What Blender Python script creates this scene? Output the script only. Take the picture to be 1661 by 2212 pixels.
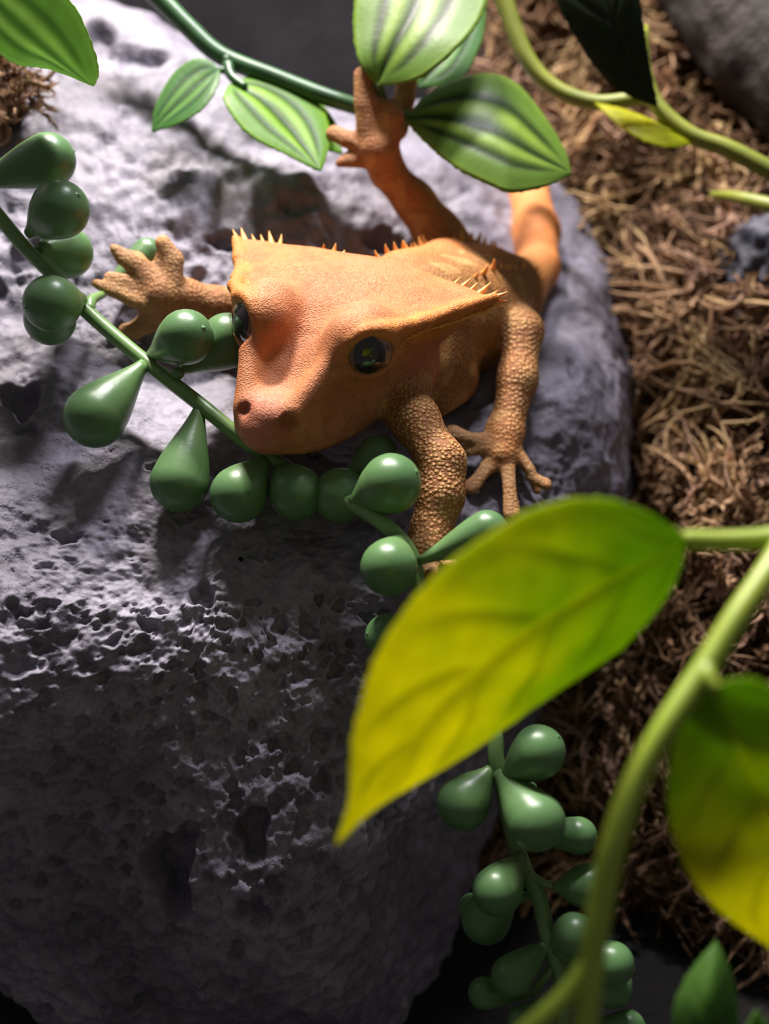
import bpy, math, random
import numpy as np
from mathutils import Vector, Matrix, kdtree
from mathutils.bvhtree import BVHTree

for o in list(bpy.data.objects):
    bpy.data.objects.remove(o)
scn = bpy.context.scene
COL = scn.collection

# ------------------------------------------------------------------ camera
F_PX, W_PX, H_PX = 2600.0, 1661, 2212
PITCH = math.radians(40.0)
CAM_H = 2.5
cam_d = bpy.data.cameras.new('camera')
cam_d.sensor_fit = 'VERTICAL'
cam_d.sensor_height = 24.0
cam_d.lens = F_PX / H_PX * 24.0
cam_d.clip_start = 0.05
cam_d.dof.use_dof = True
cam_d.dof.focus_distance = 2.58
cam_d.dof.aperture_fstop = (cam_d.lens / 1000.0) / 0.052
cam = bpy.data.objects.new('camera', cam_d)
COL.objects.link(cam)
cam.location = (0, 0, CAM_H)
cam.rotation_euler = (math.pi / 2 - PITCH, 0, 0)
scn.camera = cam

# ------------------------------------------------------------------ world, lamps, exposure
wd = bpy.data.worlds.new('room_dim')
scn.world = wd
wd.use_nodes = True
wd.node_tree.nodes['Background'].inputs['Color'].default_value = (1.0, 0.94, 0.90, 1)
wd.node_tree.nodes['Background'].inputs['Strength'].default_value = 0.100


def strip_lamp(name, loc, target, sx, sy, power, color):
    ld = bpy.data.lights.new(name, 'AREA')
    ld.shape = 'RECTANGLE'
    ld.size, ld.size_y = sx, sy
    ld.energy = power
    ld.color = color
    lo = bpy.data.objects.new(name, ld)
    COL.objects.link(lo)
    lo.location = loc
    lo.rotation_euler = (Vector(target) - Vector(loc)).to_track_quat('-Z', 'Y').to_euler()
    return lo


strip_lamp('terrarium_lamp', (-0.85, 5.20, 4.70), (0.0, 2.2, 0.9), 1.00, 0.26, 640, (1.0, 0.93, 0.86))
strip_lamp('terrarium_lamp', (0.55, 4.70, 5.00), (0.0, 2.2, 0.9), 1.00, 0.26, 220, (0.97, 0.95, 1.0))

vs = scn.view_settings
vs.view_transform = 'Standard'
vs.look = 'None'
vs.exposure = 0.0
vs.gamma = 1.0
vs.use_curve_mapping = False

# ------------------------------------------------------------------ coordinates
cp, sp = math.cos(PITCH), math.sin(PITCH)
# camera-space axes in the world (x right, y image-up, z towards the camera)
R_CW = np.array([[1, 0, 0], [0, sp, -cp], [0, cp, sp]], float)
ORG = np.array([0, 0, CAM_H], float)
UPC = np.array([0, cp, sp])            # world up seen in camera axes


def C3(x, y, d):
    return np.array([(x - W_PX / 2) / F_PX * d, (H_PX / 2 - y) / F_PX * d, -d])


def c2w(p):
    return np.asarray(p) @ R_CW.T + ORG


def P3(x, y, d):
    return c2w(C3(x, y, d))


def pix(pw):
    q = (np.asarray(pw) - ORG) @ R_CW
    return W_PX / 2 + q[..., 0] / -q[..., 2] * F_PX, H_PX / 2 - q[..., 1] / -q[..., 2] * F_PX


def lin(r, g, b):
    return tuple(((c / 255.0) / 12.92 if c / 255.0 <= 0.04045 else (((c / 255.0) + 0.055) / 1.055) ** 2.4) for c in (r, g, b))


def sstep(a, b, x):
    t = np.clip((x - a) / (b - a), 0, 1)
    return t * t * (3 - 2 * t)


RNG = np.random.default_rng(7)
TBL = RNG.random((48, 48, 48)).astype(np.float32)


def vnoise(p, s, off=0.0):
    q = np.asarray(p, np.float32) * s + off
    i = np.floor(q).astype(int)
    f = q - i
    f = f * f * (3 - 2 * f)
    out = np.zeros(len(q), np.float32)
    for a in (0, 1):
        for b in (0, 1):
            for c in (0, 1):
                w = (f[:, 0] if a else 1 - f[:, 0]) * (f[:, 1] if b else 1 - f[:, 1]) * (f[:, 2] if c else 1 - f[:, 2])
                out += w * TBL[(i[:, 0] + a) % 48, (i[:, 1] + b) % 48, (i[:, 2] + c) % 48]
    return out * 2 - 1


def fbm(p, s, n=4, g=0.5, off=0.0):
    r = 0; a = 1.0
    for k in range(n):
        r = r + a * vnoise(p, s * 2 ** k, off + 7.3 * k)
        a *= g
    return r


def resample(pts, n):
    """Catmull-Rom through pts, n points evenly along it"""
    p = np.array(pts, float)
    p = np.vstack([2 * p[0] - p[1], p, 2 * p[-1] - p[-2]])
    out = []
    for k in range(1, len(p) - 2):
        t = np.linspace(0, 1, 24, endpoint=False)[:, None]
        a, b, c, d = p[k - 1], p[k], p[k + 1], p[k + 2]
        out.append(0.5 * (2 * b + (c - a) * t + (2 * a - 5 * b + 4 * c - d) * t ** 2 + (3 * b - 3 * c + d - a) * t ** 3))
    out = np.vstack(out + [p[-2][None]])
    s = np.r_[0, np.cumsum(np.linalg.norm(np.diff(out, axis=0), axis=1))]
    u = np.linspace(0, s[-1], n)
    return np.stack([np.interp(u, s, out[:, j]) for j in range(out.shape[1])], 1)


# ------------------------------------------------------------------ object helpers
def build_mesh(name, v, f, smooth=True):
    me = bpy.data.meshes.new(name)
    v = np.asarray(v, np.float32)
    f = [list(map(int, q)) for q in f] if not isinstance(f, np.ndarray) else f
    if isinstance(f, np.ndarray):
        n, k = f.shape
        me.vertices.add(len(v)); me.vertices.foreach_set('co', v.ravel())
        me.loops.add(n * k); me.loops.foreach_set('vertex_index', f.astype(np.int32).ravel())
        me.polygons.add(n)
        me.polygons.foreach_set('loop_start', np.arange(0, n * k, k, dtype=np.int32))
        me.polygons.foreach_set('loop_total', np.full(n, k, np.int32))
        me.update(calc_edges=True); me.validate()
    else:
        me.from_pydata([tuple(x) for x in v], [], f)
        me.update()
    if smooth:
        me.polygons.foreach_set('use_smooth', np.ones(len(me.polygons), bool))
    return me


def colattr(me, name, c):
    a = me.color_attributes.new(name, 'FLOAT_COLOR', 'POINT')
    c = np.asarray(c, np.float32)
    if c.shape[1] == 3:
        c = np.c_[c, np.ones(len(c), np.float32)]
    a.data.foreach_set('color', c.ravel())


def tag(o, label, cat, group=None, kind=None):
    o['label'] = label; o['category'] = cat
    if group: o['group'] = group
    if kind: o['kind'] = kind


def thing(name, loc, label, cat, group=None):
    o = bpy.data.objects.new(name, None)
    o.empty_display_size = 0.05
    COL.objects.link(o)
    o.location = tuple(map(float, loc))
    tag(o, label, cat, group)
    return o


def abs_loc(o):
    p = Vector(o.location)
    while o.parent:
        o = o.parent
        p += Vector(o.location)
    return np.array(p)


def part(name, v, f, mat, parent=None, cols=None, smooth=True, label=None, origin=None):
    """mesh from world-space vertices, its own origin inside it"""
    v = np.asarray(v, float)
    org = v.mean(0) if origin is None else np.asarray(origin, float)
    me = build_mesh(name, v - org, f, smooth)
    if cols is not None:
        colattr(me, 'tint', cols)
    me.materials.append(mat)
    o = bpy.data.objects.new(name, me)
    COL.objects.link(o)
    if parent is not None:
        o.parent = parent
        o.location = tuple(org - abs_loc(parent))
    else:
        o.location = tuple(org)
    if label: o['label'] = label
    return o


def tube(pts, rad, n=12, caps=True):
    p = np.asarray(pts, float); m = len(p)
    r = np.broadcast_to(np.asarray(rad, float), (m,))
    t = np.gradient(p, axis=0); t /= np.linalg.norm(t, axis=1)[:, None] + 1e-12
    ref = np.array([0.31, 0.2, 0.93]); u = np.cross(t[0], ref); u /= np.linalg.norm(u)
    vs_ = []
    for k in range(m):
        u = u - t[k] * (u @ t[k]); u /= np.linalg.norm(u) + 1e-12
        w = np.cross(t[k], u)
        a = np.linspace(0, 2 * np.pi, n, endpoint=False)
        vs_.append(p[k] + r[k] * (np.cos(a)[:, None] * u + np.sin(a)[:, None] * w))
    v = np.vstack(vs_)
    f = []
    for k in range(m - 1):
        for j in range(n):
            j2 = (j + 1) % n
            f.append((k * n + j, k * n + j2, (k + 1) * n + j2, (k + 1) * n + j))
    if caps:
        f.append(tuple(range(n - 1, -1, -1)))
        f.append(tuple((m - 1) * n + j for j in range(n)))
    return v, f


# ------------------------------------------------------------------ materials
class NT:
    def __init__(s, name):
        s.m = bpy.data.materials.new(name); s.m.use_nodes = True
        s.t = s.m.node_tree; s.n = s.t.nodes; s.l = s.t.links
        s.b = s.n['Principled BSDF']; s.out = s.n['Material Output']
        s._co = None

    def add(s, ty, **kw):
        n = s.n.new(ty)
        for k, v in kw.items():
            if k.startswith('i_'):
                key = k[2:].replace('_', ' ')
                n.inputs[key].default_value = v
            else:
                setattr(n, k, v)
        return n

    def co(s):
        if s._co is None:
            s._co = s.add('ShaderNodeTexCoord').outputs['Object']
        return s._co

    def noise(s, scale, detail=4, rough=0.55):
        n = s.add('ShaderNodeTexNoise', i_Scale=scale, i_Detail=detail, i_Roughness=rough)
        s.l.new(s.co(), n.inputs['Vector'])
        return n.outputs['Fac']

    def voro(s, scale, feature='F1', rand=1.0):
        n = s.add('ShaderNodeTexVoronoi', feature=feature, i_Scale=scale, i_Randomness=rand)
        s.l.new(s.co(), n.inputs['Vector'])
        return n.outputs['Distance']

    def ramp(s, fac, stops):
        n = s.add('ShaderNodeValToRGB')
        e = n.color_ramp.elements
        while len(e) < len(stops): e.new(0.5)
        for k, (p, c) in enumerate(stops):
            e[k].position = p
            e[k].color = (*c, 1) if len(c) == 3 else c
        s.l.new(fac, n.inputs['Fac'])
        return n.outputs['Color']

    def mix(s, fac, a, b, mode='MIX'):
        n = s.add('ShaderNodeMix', data_type='RGBA', blend_type=mode)
        for val, idx in ((fac, 0), (a, 6), (b, 7)):
            if hasattr(val, 'is_output'): s.l.new(val, n.inputs[idx])
            elif idx == 0: n.inputs[0].default_value = val
            else: n.inputs[idx].default_value = (*val, 1)
        return n.outputs[2]

    def math(s, op, a, b=0.0):
        n = s.add('ShaderNodeMath', operation=op)
        for val, idx in ((a, 0), (b, 1)):
            if hasattr(val, 'is_output'): s.l.new(val, n.inputs[idx])
            else: n.inputs[idx].default_value = val
        return n.outputs[0]

    def bump(s, h, strength, dist, prev=None):
        n = s.add('ShaderNodeBump', i_Distance=dist)
        if hasattr(strength, 'is_output'): s.l.new(strength, n.inputs['Strength'])
        else: n.inputs['Strength'].default_value = strength
        s.l.new(h, n.inputs['Height'])
        if prev is not None: s.l.new(prev, n.inputs['Normal'])
        return n.outputs['Normal']

    def attr(s, name='tint'):
        return s.add('ShaderNodeAttribute', attribute_name=name)

    def set(s, **kw):
        for k, v in kw.items():
            key = {'base': 'Base Color', 'rough': 'Roughness', 'normal': 'Normal', 'sss': 'Subsurface Weight',
                   'sss_r': 'Subsurface Radius', 'sss_s': 'Subsurface Scale', 'spec': 'Specular IOR Level',
                   'coat': 'Coat Weight', 'coat_r': 'Coat Roughness'}[k]
            if hasattr(v, 'is_output'): s.l.new(v, s.b.inputs[key])
            elif isinstance(v, tuple) and len(v) == 3 and key == 'Base Color': s.b.inputs[key].default_value = (*v, 1)
            else: s.b.inputs[key].default_value = v
        return s

    def translucent(s, col, fac, normal=None):
        t = s.add('ShaderNodeBsdfTranslucent')
        if hasattr(col, 'is_output'): s.l.new(col, t.inputs['Color'])
        else: t.inputs['Color'].default_value = (*col, 1)
        if normal is not None: s.l.new(normal, t.inputs['Normal'])
        mx = s.add('ShaderNodeMixShader'); mx.inputs[0].default_value = fac
        s.l.new(s.b.outputs[0], mx.inputs[1]); s.l.new(t.outputs[0], mx.inputs[2])
        s.l.new(mx.outputs[0], s.out.inputs['Surface'])
        return s


def mat_rock(name, a, b, c):
    s = NT(name)
    n1 = s.noise(2.6, 5, 0.6); n2 = s.noise(26, 5, 0.65)
    base = s.ramp(n1, [(0.30, a), (0.52, b), (0.72, c)])
    base = s.mix(s.math('MULTIPLY', s.ramp(n2, [(0.35, (1, 1, 1)), (0.55, (0, 0, 0))]), 0.5), base, a)
    base = s.mix(s.math('MULTIPLY', s.ramp(s.noise(9, 6, 0.7), [(0.36, (1, 1, 1)), (0.47, (0, 0, 0))]), 0.55), base, a)
    v1 = s.voro(38); v2 = s.voro(95)
    pit1 = s.ramp(v1, [(0.10, (0, 0, 0)), (0.32, (1, 1, 1))])
    pit2 = s.ramp(v2, [(0.08, (0, 0, 0)), (0.40, (1, 1, 1))])
    patch = s.ramp(s.noise(3.4, 3), [(0.40, (0.12, 0.12, 0.12)), (0.62, (1, 1, 1))])
    nb = s.bump(n2, 0.30, 0.012)
    nb = s.bump(s.noise(120, 4, 0.7), s.math('MULTIPLY', patch, 0.5), 0.005, nb)
    nb = s.bump(pit1, s.math('MULTIPLY', patch, 0.32), 0.007, nb)
    nb = s.bump(pit2, s.math('MULTIPLY', patch, 0.40), 0.004, nb)
    s.set(base=base, rough=0.62, normal=nb, spec=0.45)
    return s.m


def mat_plain(name, col, col2=None, scale=12, rough=0.6, bump=0.0, bscale=60):
    s = NT(name)
    base = s.ramp(s.noise(scale, 5), [(0.35, col), (0.65, col2 or col)])
    s.set(base=base, rough=rough)
    if bump:
        s.set(normal=s.bump(s.noise(bscale, 5, 0.65), bump, 0.02))
    return s.m


def mat_skin():
    s = NT('gecko_skin')
    a = s.attr('tint'); al = a.outputs['Alpha']
    n1 = s.noise(9, 4); n2 = s.noise(42, 5, 0.65)
    base = s.mix(s.ramp(n1, [(0.35, (0, 0, 0)), (0.68, (0.55, 0.55, 0.55))]), a.outputs['Color'], s.mix(0.5, a.outputs['Color'], lin(170, 84, 40)))
    base = s.mix(s.ramp(n2, [(0.42, (0, 0, 0)), (0.70, (0.45, 0.45, 0.45))]), base, s.mix(0.7, base, lin(105, 62, 30)))
    big = s.voro(104, rand=.62); fine = s.voro(240)
    hb = s.ramp(big, [(0.0, (1, 1, 1)), (0.62, (0, 0, 0))])
    hf = s.ramp(fine, [(0.0, (1, 1, 1)), (0.60, (0, 0, 0))])
    tip = s.math('MULTIPLY', s.math('MULTIPLY', hb, al), 0.8)
    base = s.mix(tip, s.mix(s.math('MULTIPLY', al, 0.45), base, lin(120, 70, 36)), lin(226, 182, 116))
    nb = s.bump(hf, 0.42, 0.0045)
    nb = s.bump(hb, al, 0.0045, nb)
    s.set(base=base, rough=0.60, normal=nb, sss=0.15, sss_s=0.03, sss_r=(1.0, 0.4, 0.15), spec=0.28)
    return s.m


def mat_pearl(name, a, b):
    s = NT(name)
    t = s.attr('tint')
    base = s.mix(s.noise(8, 3), a, b)
    base = s.mix(1.0, base, t.outputs['Color'], 'MULTIPLY')
    nb = s.bump(s.noise(90, 3), 0.04, 0.01)
    s.set(base=base, rough=0.36, normal=nb, spec=0.5, sss=0.15, sss_s=0.03, sss_r=(0.4, 1.0, 0.3))
    return s.m


def mat_leaf(name, trans, rough=0.35, k=1.0):
    s = NT(name)
    t = s.attr('tint')
    n = s.noise(22, 4)
    base = s.mix(s.ramp(n, [(0.35, (0, 0, 0)), (0.7, (0.35, 0.35, 0.35))]), t.outputs['Color'], s.mix(0.5, t.outputs['Color'], (0.05, 0.10, 0.01)))
    nb = s.bump(s.noise(70, 3), 0.08, 0.01)
    s.set(base=base, rough=rough, normal=nb, spec=0.28)
    tc = s.mix(1.0, base, (k, k, k * 0.8), 'MULTIPLY')
    s.translucent(tc, trans)
    return s.m


M = {}
M['rock'] = mat_rock('lava_rock_stone', lin(86, 82, 93), lin(130, 125, 139), lin(156, 151, 165))
M['rock_dark'] = mat_rock('dark_stone', lin(40, 40, 50), lin(62, 62, 76), lin(84, 83, 98))
M['skin'] = mat_skin()
M['pearl'] = mat_pearl('pearl_green_plastic', lin(94, 130, 84), lin(78, 112, 68))
M['pearl_stem'] = mat_pearl('pearl_stem_plastic', lin(118, 150, 90), lin(96, 130, 76))
M['leaf'] = mat_leaf('striped_leaf_plastic', 0.45, 0.42)
M['pothos'] = mat_leaf('yellow_green_leaf', 0.68, 0.45)
M['vine_stem'] = mat_plain('dark_green_stem', lin(44, 78, 48), lin(62, 100, 60), 14, 0.35)
M['pothos_stem'] = mat_plain('olive_green_stem', lin(136, 158, 44), lin(156, 174, 58), 9, 0.45)
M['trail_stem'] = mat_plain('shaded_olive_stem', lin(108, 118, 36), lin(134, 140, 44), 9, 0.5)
M['bark'] = mat_plain('dark_bark', lin(24, 18, 16), lin(42, 32, 28), 7, 0.8, 0.8, 22)
M['wall'] = mat_plain('dark_backdrop', lin(62, 60, 64), lin(80, 77, 82), 3, 0.7, 0.2, 30)
M['soil'] = mat_plain('dark_soil', lin(12, 10, 8), lin(22, 18, 15), 20, 0.9, 0.8, 40)

# ------------------------------------------------------------------ setting
def box(name, x0, x1, y0, y1, z0, z1, mat):
    v = [(x, y, z) for x in (x0, x1) for y in (y0, y1) for z in (z0, z1)]
    f = [(0, 1, 3, 2), (4, 6, 7, 5), (0, 4, 5, 1), (2, 3, 7, 6), (0, 2, 6, 4), (1, 5, 7, 3)]
    o = part(name, v, f, mat, smooth=False)
    o['kind'] = 'structure'
    return o


o = box('floor', -2.8, 2.8, 0.2, 5.8, -0.6, -0.5, M['soil'])
o['label'] = 'dark soil floor of the terrarium'; o['category'] = 'floor'
o = box('wall_back', -2.8, 2.8, 5.6, 5.8, -0.5, 3.6, M['wall'])
o['label'] = 'plain dark grey back wall of the terrarium'; o['category'] = 'wall'
o = box('wall_right', 2.6, 2.8, 0.2, 5.6, -0.5, 3.6, M['wall'])
o['label'] = 'plain dark grey side wall behind the moss'; o['category'] = 'wall'

o = box('wall_left', -2.8, -2.6, 0.2, 5.6, -0.5, 3.6, M['wall'])
o['label'] = 'plain dark grey side wall beyond the rock'; o['category'] = 'wall'

# ------------------------------------------------------------------ the big pitted rock
ROCK_C = P3(520, 1200, 3.10)
rc_pts = [
    # lit upper surface
    (-250, 1100, 2.55), (-250, 700, 2.85), (-200, 300, 3.15), (0, 1250, 2.50), (0, 900, 2.72), (0, 600, 2.93), (0, 300, 3.14),
    (150, 1150, 2.55), (150, 800, 2.80), (150, 450, 3.03), (150, 150, 3.30), (330, 1250, 2.52), (330, 1000, 2.68), (330, 750, 2.91), (330, 500, 3.05),
    (330, 250, 3.22), (500, 1150, 2.60), (550, 900, 2.80), (550, 500, 3.10), (560, 300, 3.24),
    (700, 1200, 2.58), (720, 950, 2.82), (740, 600, 3.12), (750, 400, 3.24), (880, 1200, 2.60), (930, 900, 2.92), (930, 600, 3.22),
    (1070, 1000, 2.90), (1100, 800, 3.06), (1080, 1150, 2.82), (1200, 950, 2.98), (1220, 780, 3.12),
    # silhouettes, top and right
    (150, 0, 3.62), (330, 70, 3.58), (550, 165, 3.52), (720, 255, 3.48), (880, 350, 3.44), (1000, 450, 3.40), (1090, 540, 3.36),
    (1170, 640, 3.30), (1235, 720, 3.26), (1282, 840, 3.20), (1296, 950, 3.14), (1292, 1080, 3.10), (1240, 1250, 3.05),
    # shaded front
    (-250, 1400, 2.42), (0, 1420, 2.42), (0, 1700, 2.50), (-200, 1900, 2.60), (150, 1330, 2.46), (200, 1550, 2.46), (150, 1950, 2.62), (330, 1420, 2.46),
    (420, 1700, 2.51), (400, 1980, 2.56), (350, 2300, 2.95), (600, 1400, 2.50), (600, 1650, 2.52), (620, 1900, 2.54), (600, 2100, 2.62), (590, 2200, 2.85), (560, 2300, 3.15),
    (760, 1400, 2.56), (790, 1700, 2.62), (750, 1950, 2.62), (800, 2150, 2.80), (900, 1300, 2.66), (900, 1450, 2.76), (890, 1700, 2.75), (860, 1900, 2.82),
    (840, 2120, 2.98), (760, 2330, 3.25), (1080, 1350, 2.92), (1060, 1550, 2.98), (970, 1720, 2.98),
]
rc_w = np.array([P3(*p) for p in rc_pts])
# hidden back and underside, given in the world
hid = [(x, y, z) for x in (-1.3, -0.4, 0.5) for (y, z) in ((3.9, 0.9), (4.0, 0.2))] + [(-1.5, 2.6, 0.1), (-1.5, 2.2, 0.8), (-1.6, 3.0, 1.0), (0.75, 3.3, 0.1), 
      (-0.3, 2.2, -0.5), (-0.9, 2.2, -0.5), (-0.3, 3.2, -0.5), (0.3, 2.6, -0.5), (-1.2, 3.0, -0.5), (0.75, 3.5, 0.6)]
rc_w = np.vstack([rc_w, np.array(hid)])


def rbf_fit(dirs, vals, c=0.16, lam=0.004):
    D = np.linalg.norm(dirs[:, None] - dirs[None], axis=2)
    A = np.sqrt(D * D + c * c)
    n = len(vals)
    K = np.zeros((n + 1, n + 1)); K[:n, :n] = A + lam * np.eye(n) * -1; K[:n, n] = 1; K[n, :n] = 1
    return np.linalg.solve(K, np.r_[vals, 0])


def rbf_eval(q, dirs, w, c=0.16):
    out = np.full(len(q), w[-1])
    for k in range(len(dirs)):
        out += w[k] * np.sqrt(((q - dirs[k]) ** 2).sum(1) + c * c)
    return out


rv = rc_w - ROCK_C
rr = np.linalg.norm(rv, axis=1)
rd = rv / rr[:, None]
RW = rbf_fit(rd, rr)
NA, NR = 1000, 440
# polar grid about the axis that points to the camera
axis = ORG - ROCK_C; axis /= np.linalg.norm(axis)
e1 = np.array([1.0, 0, 0]); e1 -= axis * (e1 @ axis); e1 /= np.linalg.norm(e1)
e2 = np.cross(axis, e1)
th = np.r_[np.linspace(0.01, math.radians(118), NR - 50), np.linspace(math.radians(118), math.pi - 0.02, 51)[1:]]
ph = np.linspace(0, 2 * np.pi, NA, endpoint=False)
T, Ph = np.meshgrid(th, ph, indexing='ij')
dirs = (np.cos(T)[..., None] * axis + np.sin(T)[..., None] * (np.cos(Ph)[..., None] * e1 + np.sin(Ph)[..., None] * e2)).reshape(-1, 3)
rad = rbf_eval(dirs, rd, RW)
RV = ROCK_C + dirs * rad[:, None]
I = np.arange(len(th) * NA).reshape(len(th), NA)
RF = np.stack([I[:-1], np.roll(I, -1, 1)[:-1], np.roll(I, -1, 1)[1:], I[1:]], -1).reshape(-1, 4)
RF = RF[:, ::-1]


def grid_normals(V):
    G = V.reshape(len(th), NA, 3)
    du = np.gradient(G, axis=0); dv = np.roll(G, -1, 1) - np.roll(G, 1, 1)
    n = np.cross(du, dv).reshape(-1, 3)
    n /= np.linalg.norm(n, axis=1)[:, None] + 1e-12
    s = np.sign((n * dirs).sum(1).mean())
    return n * s


RN = grid_normals(RV)
disp = 0.040 * fbm(RV, 2.2, 3, 0.5) + 0.014 * fbm(RV, 8, 3, 0.5, 3.0)
front = sstep(0.05, 0.5, -RN[:, 1])           # rougher, more pitted on the steep front
disp += (0.0022 + 0.0085 * front) * fbm(RV, 30, 3, 0.55, 11.0)
RV = RV + RN * disp[:, None]
RN = grid_normals(RV)
# pits
kd = kdtree.KDTree(len(RV))
for k, p in enumerate(RV): kd.insert(p, k)
kd.balance()
cp_cells = RV[::1]
rock_bvh0 = None
sub = slice(0, None, 1)


def ray_rock(x, y, bvh):
    d = (P3(x, y, 1.0) - ORG)
    hit = bvh.ray_cast(Vector(ORG), Vector(d))
    return None if hit[0] is None else np.array(hit[0])


# coarse BVH for placing things on the rock
st_r, st_a = 4, 5
Ic = I[::st_r, ::st_a]
nr_c, na_c = Ic.shape
Vc = RV[Ic.ravel()]
Jc = np.arange(nr_c * na_c).reshape(nr_c, na_c)
Fc = np.stack([Jc[:-1], np.roll(Jc, -1, 1)[:-1], np.roll(Jc, -1, 1)[1:], Jc[1:]], -1).reshape(-1, 4)
BVH = BVHTree.FromPolygons([tuple(p) for p in Vc], [tuple(map(int, q)) for q in Fc])


def rock_d(x, y, default=3.0):
    h = ray_rock(x, y, BVH)
    if h is None: return default
    return float(-((h - ORG) @ R_CW)[2])


pit_px = [  # x, y, half width, half height, depth factor
    (390, 385, 26, 15, 1.0), (478, 520, 34, 18, .9), (832, 525, 46, 24, 1.0), (365, 1895, 54, 92, 1.5), (546, 1800, 36, 54, 1.5), (545, 1972, 40, 34, 1.1),
    (405, 1800, 24, 22, 1.3), (702, 1690, 28, 24, 1.1), (45, 868, 44, 32, .8), (145, 1165, 30, 14, .9), (100, 1222, 22, 11, .9), (436, 1284, 28, 24, .9),
    (690, 1295, 12, 11, 1.2), (545, 1625, 14, 12, 1.1), (755, 1925, 20, 17, 1.2), (1240, 800, 16, 34, .8), (640, 1985, 22, 18, .9), (655, 1790, 20, 22, .8),
    (330, 1010, 16, 9, .8), (60, 930, 26, 16, .7), (230, 300, 26, 10, .7), (290, 350, 20, 10, .7), (640, 440, 40, 22, .6), (300, 130, 60, 34, .5), (210, 90, 44, 40, .5),
    (430, 1490, 18, 16, 1.0), (590, 1610, 14, 12, 1.0), (575, 1670, 12, 10, 1.0), (430, 1810, 12, 12, 1.0), (228, 2010, 22, 20, .9), (165, 1985, 14, 12, .9), (480, 2130, 34, 24, .7),
    (180, 1560, 16, 14, .8), (310, 1590, 18, 12, .8), (40, 1440, 40, 20, .8), (85, 1570, 18, 12, .8), (830, 1760, 14, 14, 1.0), (650, 1460, 26, 18, .7), (70, 560, 60, 34, .6),
    (700, 1340, 8, 8, 1.0), (720, 1400, 10, 10, 1.0), (620, 1720, 18, 14, .9), (500, 1700, 16, 16, .8), (760, 1640, 12, 10, 1.0), (690, 1860, 18, 15, 1.0),
]
pits = []
for (x, y, hw, hh, dp) in pit_px:
    h = ray_rock(x, y, BVH)
    if h is None: continue
    d = float(-((h - ORG) @ R_CW)[2]); s = d / F_PX
    pits.append((h, hw * s * 1.08, hh * s * 1.3, dp, True))
rp = random.Random(5)
for k in range(2400):
    fy = rp.random()
    x, y = (rp.uniform(0, 900), rp.uniform(1300, 2200)) if fy < 0.72 else (rp.uniform(0, 1250), rp.uniform(60, 1300))
    h = ray_rock(x, y, BVH)
    if h is None: continue
    r = 0.0045 + 0.018 * rp.random() ** 4.0
    if fy >= 0.72 and rp.random() < 0.55: continue
    pits.append((h, r, r * rp.uniform(.6, 1.2), rp.uniform(.3, .6) if fy >= 0.72 else rp.uniform(.6, 1.4), False))
pit_disp = np.zeros(len(RV)); pit_dir = RN.copy()
rx = np.array([1.0, 0, 0])
for (h, ra, rb, dp, big) in pits:
    R = max(ra, rb) * 1.7
    hits = kd.find_range(Vector(h), R)
    if not hits: continue
    idx = np.array([q[1] for q in hits])
    n = RN[idx].mean(0); n /= np.linalg.norm(n) + 1e-9
    ax = rx - n * (rx @ n); ax /= np.linalg.norm(ax)
    ay = np.cross(n, ax)
    dl = RV[idx] - h
    u = (dl @ ax) / ra; v = (dl @ ay) / rb
    wob = 1 + 0.16 * np.sin(3 * np.arctan2(v, u) + ra * 977) + 0.1 * np.sin(5 * np.arctan2(v, u) + rb * 631) + (0 if big else .25 * np.sin(2 * np.arctan2(v, u) + ra * 5077))
    q = np.sqrt(u * u + v * v) / wob
    bowl = -sstep(1.05, 0.55, q) * min(ra, rb) * (1.15 if big else 0.9) * dp
    rim = np.exp(-((q - 1.2) / 0.18) ** 2) * min(ra, rb) * 0.10
    lower = bowl < pit_disp[idx] - 1e-5
    pit_dir[idx[lower]] = n
    pit_disp[idx] = np.minimum(pit_disp[idx], bowl) + rim * (pit_disp[idx] > -0.002)
RV = RV + pit_dir * pit_disp[:, None]
rock = part('lava_rock', RV, RF.astype(np.int32), M['rock'], None, origin=(ROCK_C[0], ROCK_C[1], 0.0))
tag(rock, 'large grey pitted lava rock under the gecko', 'rock')

# ------------------------------------------------------------------ the gecko: one implicit surface, polygonised
PR = []      # primitives: (function, centre, reach, k, colour, scale amount)


def px2u(r, d): return r * d / F_PX


def cone(a, b, ra, rb, k, col, sc, flat=None, fs=1.0):
    a, b = np.array(a, float), np.array(b, float)
    ba = b - a; L2 = ba @ ba + 1e-12

    def fn(P):
        Q = P - a
        if flat is not None:
            Q = Q + (Q @ flat)[..., None] * flat * (fs - 1)
            bb = ba + (ba @ flat) * flat * (fs - 1)
        else:
            bb = ba
        h = np.clip((Q @ bb) / (bb @ bb + 1e-12), 0, 1)
        return np.linalg.norm(Q - h[..., None] * bb, axis=-1) - (ra + (rb - ra) * h)
    PR.append([fn, np.minimum(a, b) - max(ra, rb), np.maximum(a, b) + max(ra, rb), k, col, sc])


def chain(pts, k, cols, sc):
    """pts: (x, y, depth, radius in units)"""
    for q in range(len(pts) - 1):
        a, b = pts[q], pts[q + 1]
        c = cols if not isinstance(cols, list) else cols[q]
        cone(C3(*a[:3]), C3(*b[:3]), a[3], b[3], k, c, sc)


ORANGE = lin(204, 122, 62); ORANGE2 = lin(214, 134, 62); FACE = lin(198, 128, 88); GOLD = lin(146, 102, 52); BROWN = lin(138, 94, 52)
LIMB = lin(166, 112, 68); TOE = lin(166, 130, 88); TAILC = lin(228, 146, 84)

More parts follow.
